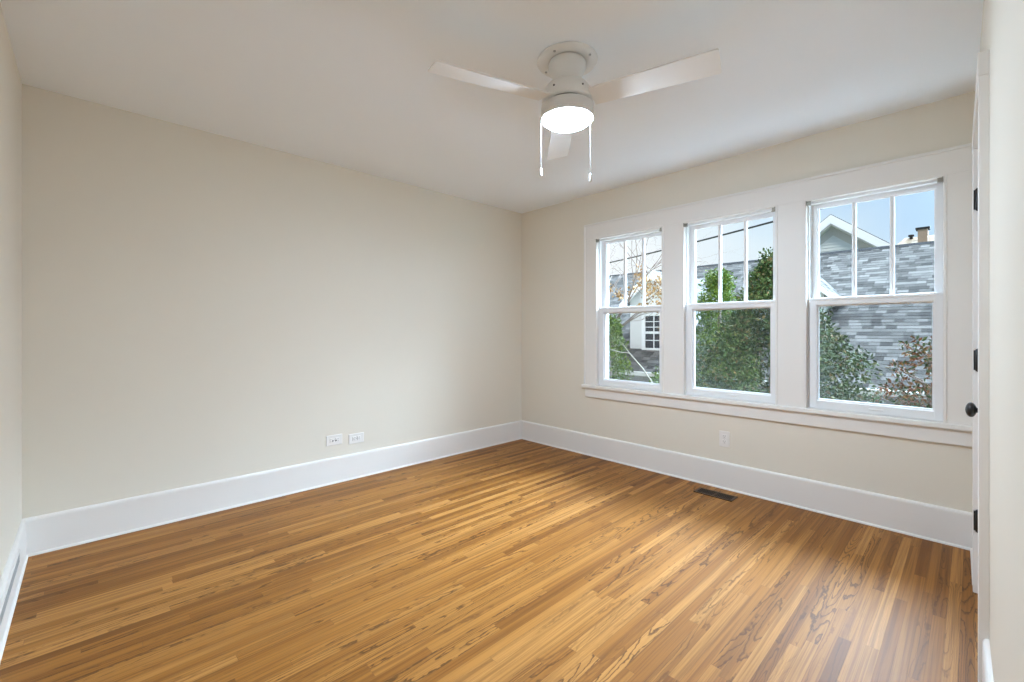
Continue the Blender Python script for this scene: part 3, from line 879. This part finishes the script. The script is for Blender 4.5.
# ------------------------------------------------------------------ trees
def leaves(name, clumps, count, size, mat, parent, flat=0.0, seed=1, aspect=0.45):
    """diamond leaves, folded along the midrib, scattered about clump centres (centre, radius)"""
    rnd = random.Random(seed)
    verts, faces = [], []
    wts = [c[1] ** 2 for c in clumps]; tot = sum(wts)
    for (c, r), wgt in zip(clumps, wts):
        for _ in range(max(1, int(count * wgt / tot))):
            d = Vector((rnd.gauss(0, 1), rnd.gauss(0, 1), rnd.gauss(0, 1))).normalized()
            p = Vector(c) + d * r * (0.35 + 0.75 * rnd.random() ** 0.6)
            ax = (d * 0.7 + Vector((rnd.gauss(0, .6), rnd.gauss(0, .6), rnd.gauss(0, .6) + flat))).normalized()
            sd = ax.cross(Vector((rnd.gauss(0, 1), rnd.gauss(0, 1), rnd.gauss(0, 1)))).normalized()
            nr = ax.cross(sd)
            s = size * rnd.uniform(0.65, 1.3)
            k = len(verts)
            verts += [p, p + ax * s * 0.5 + sd * s * aspect * 0.5 + nr * s * 0.10, p + ax * s, p + ax * s * 0.5 - sd * s * aspect * 0.5 + nr * s * 0.10]
            faces += [(k, k + 1, k + 2), (k, k + 2, k + 3)]
    me = bpy.data.meshes.new(name); me.from_pydata([tuple(v) for v in verts], [], faces); me.materials.append(mat)
    o = bpy.data.objects.new(name, me); COL.objects.link(o); o.parent = parent
    o.matrix_parent_inverse = Matrix.Translation(-Vector(parent.location))
    return o
def crown(cx, cy, z0, z1, rad, n, seed, power=0.8, rc=0.16, lean=0.0):
    """clump centres over a crown that narrows to the top; rad(t) gives its radius"""
    rnd = random.Random(seed); out = []
    for _ in range(n):
        t = rnd.random() ** power
        r = rad(t) * (0.35 + 0.65 * rnd.random() ** 0.5)
        a = rnd.random() * 2 * PI
        out.append(((cx + r * math.cos(a) + lean * t, cy + r * math.sin(a), z0 + t * (z1 - z0)), rc * rnd.uniform(0.7, 1.3)))
    return out
def limb(bm, p, d, ln, r, depth, rnd, tips=None, spread=0.6, seg=6, kink=0.18):
    p = Vector(p); d = Vector(d).normalized()
    pts, rad = [p.copy()], [r]
    n = 5
    for k in range(n):
        d = (d + Vector((rnd.gauss(0, kink), rnd.gauss(0, kink), rnd.gauss(0, kink) + 0.03))).normalized()
        p = p + d * ln / n
        pts.append(p.copy()); rad.append(r * (1 - 0.6 * (k + 1) / n))
    tube(bm, pts, rad, seg)
    if depth > 0:
        for k in range(3 if depth > 1 else 4):
            i = rnd.randint(2, n)
            nd = (d + Vector((rnd.gauss(0, spread), rnd.gauss(0, spread), rnd.gauss(0, spread)))).normalized()
            limb(bm, pts[i], nd, ln * rnd.uniform(0.5, 0.72), rad[i] * 0.75, depth - 1, rnd, tips, spread, max(4, seg - 1), kink)
    elif tips is not None:
        tips.append(p.copy())

# 1 yellow-green column at the corner window
t = thing('arborvitae', 'yellow-green upright evergreen low outside the corner window', 'tree', (-1.22, 3.5, GZ))
b = bmesh.new(); tube(b, [(-1.22, 3.5, GZ), (-1.2, 3.5, -1), (-1.22, 3.5, 1.1)], [0.10, 0.07, 0.02]); obj('trunk', b, M['bark'], t)
leaves('foliage', crown(-1.30, 3.5, -1.2, 1.46, lambda q: 0.60 * (1 - q) ** 0.55 + 0.05, 150, 3, rc=0.13), 16000, 0.05, M['leaf_arbor'], t, flat=0.5, seed=4, aspect=0.5)
# 2 bright conifer at the middle window
t = thing('conifer_tree', 'bright green pointed conifer outside the middle window', 'tree', (0.20, 4.85, GZ))
b = bmesh.new(); tube(b, [(0.2, 4.85, GZ), (0.2, 4.85, 0), (0.22, 4.85, 1.8)], [0.13, 0.08, 0.02]); obj('trunk', b, M['bark'], t)
leaves('foliage', crown(0.20, 4.85, -1.3, 2.16, lambda q: 0.88 * (1 - q) ** 0.75 + 0.06, 210, 7, rc=0.15), 24000, 0.055, M['leaf_conif'], t, flat=0.3, seed=8, aspect=0.42)
# 3 dark glossy holly between the middle window and the next
t = thing('holly_tree', 'large dark glossy-leaved tree spanning two windows in front of the grey roof', 'tree', (1.73, 2.6, GZ))
b = bmesh.new(); tube(b, [(1.75, 2.6, GZ), (1.73, 2.6, -0.6), (1.74, 2.6, 1.5)], [0.12, 0.09, 0.03]); obj('trunk', b, M['bark'], t)
leaves('foliage', crown(1.735, 2.6, -0.7, 2.02, lambda q: min(0.86, 1.85 * (1 - q)) + 0.03, 330, 13, rc=0.12), 34000, 0.05, M['leaf_holly'], t, seed=14, aspect=0.5)
# 4 open red-tinged shrub
t = thing('red_leaf_shrub', 'open shrub with red-tinged leaves against the grey roof', 'shrub', (3.25, 3.4, GZ))
rnd = random.Random(5); b = bmesh.new()
cl = []
for (x, y, z, r) in ((2.92, 3.5, 0.98, 0.11), (3.00, 3.45, 0.90, 0.12), (3.10, 3.5, 0.84, 0.14), (2.78, 3.5, 0.72, 0.09), (2.85, 3.45, 0.68, 0.09), (2.74, 3.5, 0.47, 0.11), (2.84, 3.4, 0.40, 0.14), (2.95, 3.5, 0.44, 0.15),
                     (3.05, 3.4, 0.38, 0.16), (2.62, 3.5, 0.36, 0.08), (2.90, 3.5, 0.24, 0.14), (3.05, 3.5, 0.16, 0.18), (2.96, 3.4, 0.0, 0.2), (3.2, 3.5, 0.6, 0.18), (3.3, 3.5, 0.95, 0.15), (3.25, 3.5, 0.25, 0.22),
                     (3.3, 3.4, -0.3, 0.3), (3.0, 3.4, -0.4, 0.3), (2.75, 3.5, 0.16, 0.10), (3.16, 3.5, 1.02, 0.10), (3.1, 3.5, -0.9, 0.35)):
    cl.append(((x, y, z), r))
    tube(b, [(3.22, 3.42, -1.2), (3.2, 3.42, min(z - 0.25, -0.2)), ((x + 3.2) / 2, y, z - 0.12), (x, y, z)], [0.03, 0.022, 0.012, 0.005], 6)
tube(b, [(3.25, 3.4, GZ), (3.22, 3.42, -1.1)], [0.06, 0.04], 8)
obj('trunk', b, M['bark'], t)
leaves('foliage', cl, 5200, 0.055, M['leaf_red'], t, seed=21, aspect=0.42)
# 5 almost bare tree with a few dry leaves
t = thing('bare_tree', 'almost bare tree with brown dry leaves outside the corner window', 'tree', (-1.75, 4.6, GZ))
rnd = random.Random(18); b = bmesh.new(); tips = []
tube(b, [(-1.75, 4.6, GZ), (-1.80, 4.6, -1), (-1.85, 4.6, 1.2)], [0.15, 0.11, 0.09], 10)
for d, ln, r in (((0.9, -0.1, 0.85), 1.6, 0.024), ((0.55, 0.0, 1.0), 1.9, 0.028), ((1.0, -0.2, 0.55), 1.5, 0.018), ((-0.5, 0.2, 1), 1.6, 0.03), ((1.0, -0.1, 1.1), 2.3, 0.025), ((0.3, -0.2, 1.2), 1.8, 0.026), ((0.8, -0.3, 0.6), 1.2, 0.016)):
    limb(b, (-1.85, 4.6, 1.15), d, ln, r * 0.6, 3, rnd, tips, 0.5, 6, 0.2)
obj('trunk', b, M['bark'], t)
rnd.shuffle(tips)
sel = [p for p in tips if p.z < 2.5 and p.x < -0.3][:34]
leaves('foliage', [((p.x, p.y, p.z), 0.10) for p in sel], 900, 0.075, M['leaf_dry'], t, seed=3, aspect=0.6)
# 6 pale leaning limb in front of the corner window
t = thing('pale_sapling', 'thin pale leaning bare stem low outside the corner window', 'tree', (0.5, 2.5, GZ))
b = bmesh.new()
tube(b, [(0.62, 2.5, GZ), (0.5, 2.5, -1.0), (0.30, 2.5, 0.18), (0.17, 2.5, 0.43), (0.02, 2.5, 0.62), (-0.20, 2.5, 0.835), (-0.34, 2.5, 0.835), (-0.62, 2.5, 0.90), (-0.95, 2.55, 1.02)], [0.03, 0.020, 0.010, 0.009, 0.008, 0.007, 0.005, 0.004, 0.002], 8)
tube(b, [(-0.20, 2.5, 0.835), (-0.28, 2.5, 0.93), (-0.36, 2.52, 1.00)], [0.006, 0.004, 0.002], 6)
tube(b, [(0.30, 2.5, 0.18), (0.42, 2.5, 0.50), (0.55, 2.45, 0.74), (0.68, 2.45, 0.80)], [0.010, 0.008, 0.006, 0.003], 6)
obj('stem', b, M['palebark'], t)
# 7 low hedge
t = thing('hedge_shrub', 'low green shrub at the foot of the corner window view', 'shrub', (-0.02, 3.35, GZ))
b = bmesh.new(); tube(b, [(-0.02, 3.35, GZ), (-0.02, 3.35, -0.6)], [0.08, 0.03]); obj('stem', b, M['bark'], t)
leaves('foliage', crown(-0.02, 3.35, -1.2, 0.46, lambda q: 0.40 * (1 - q ** 3) ** 0.6 + 0.05, 110, 31, rc=0.15), 9000, 0.055, M['leaf_hedge'], t, seed=33, aspect=0.5)
# 8 overhead wire
wp = []
P0, P1 = Vector((-14.5, 19.8, 5.22)), Vector((6.5, 10.5, 5.22))
for k in range(25):
    q = k / 24
    p = P0.lerp(P1, q); p.z -= 0.42 * 4 * q * (1 - q) * 0.5
    wp.append(p)
b = bmesh.new(); tube(b, wp, 0.035, 8)
tag(obj('overhead_wire', b, M['wire']), 'black overhead cable crossing the sky outside all three windows', 'cable')
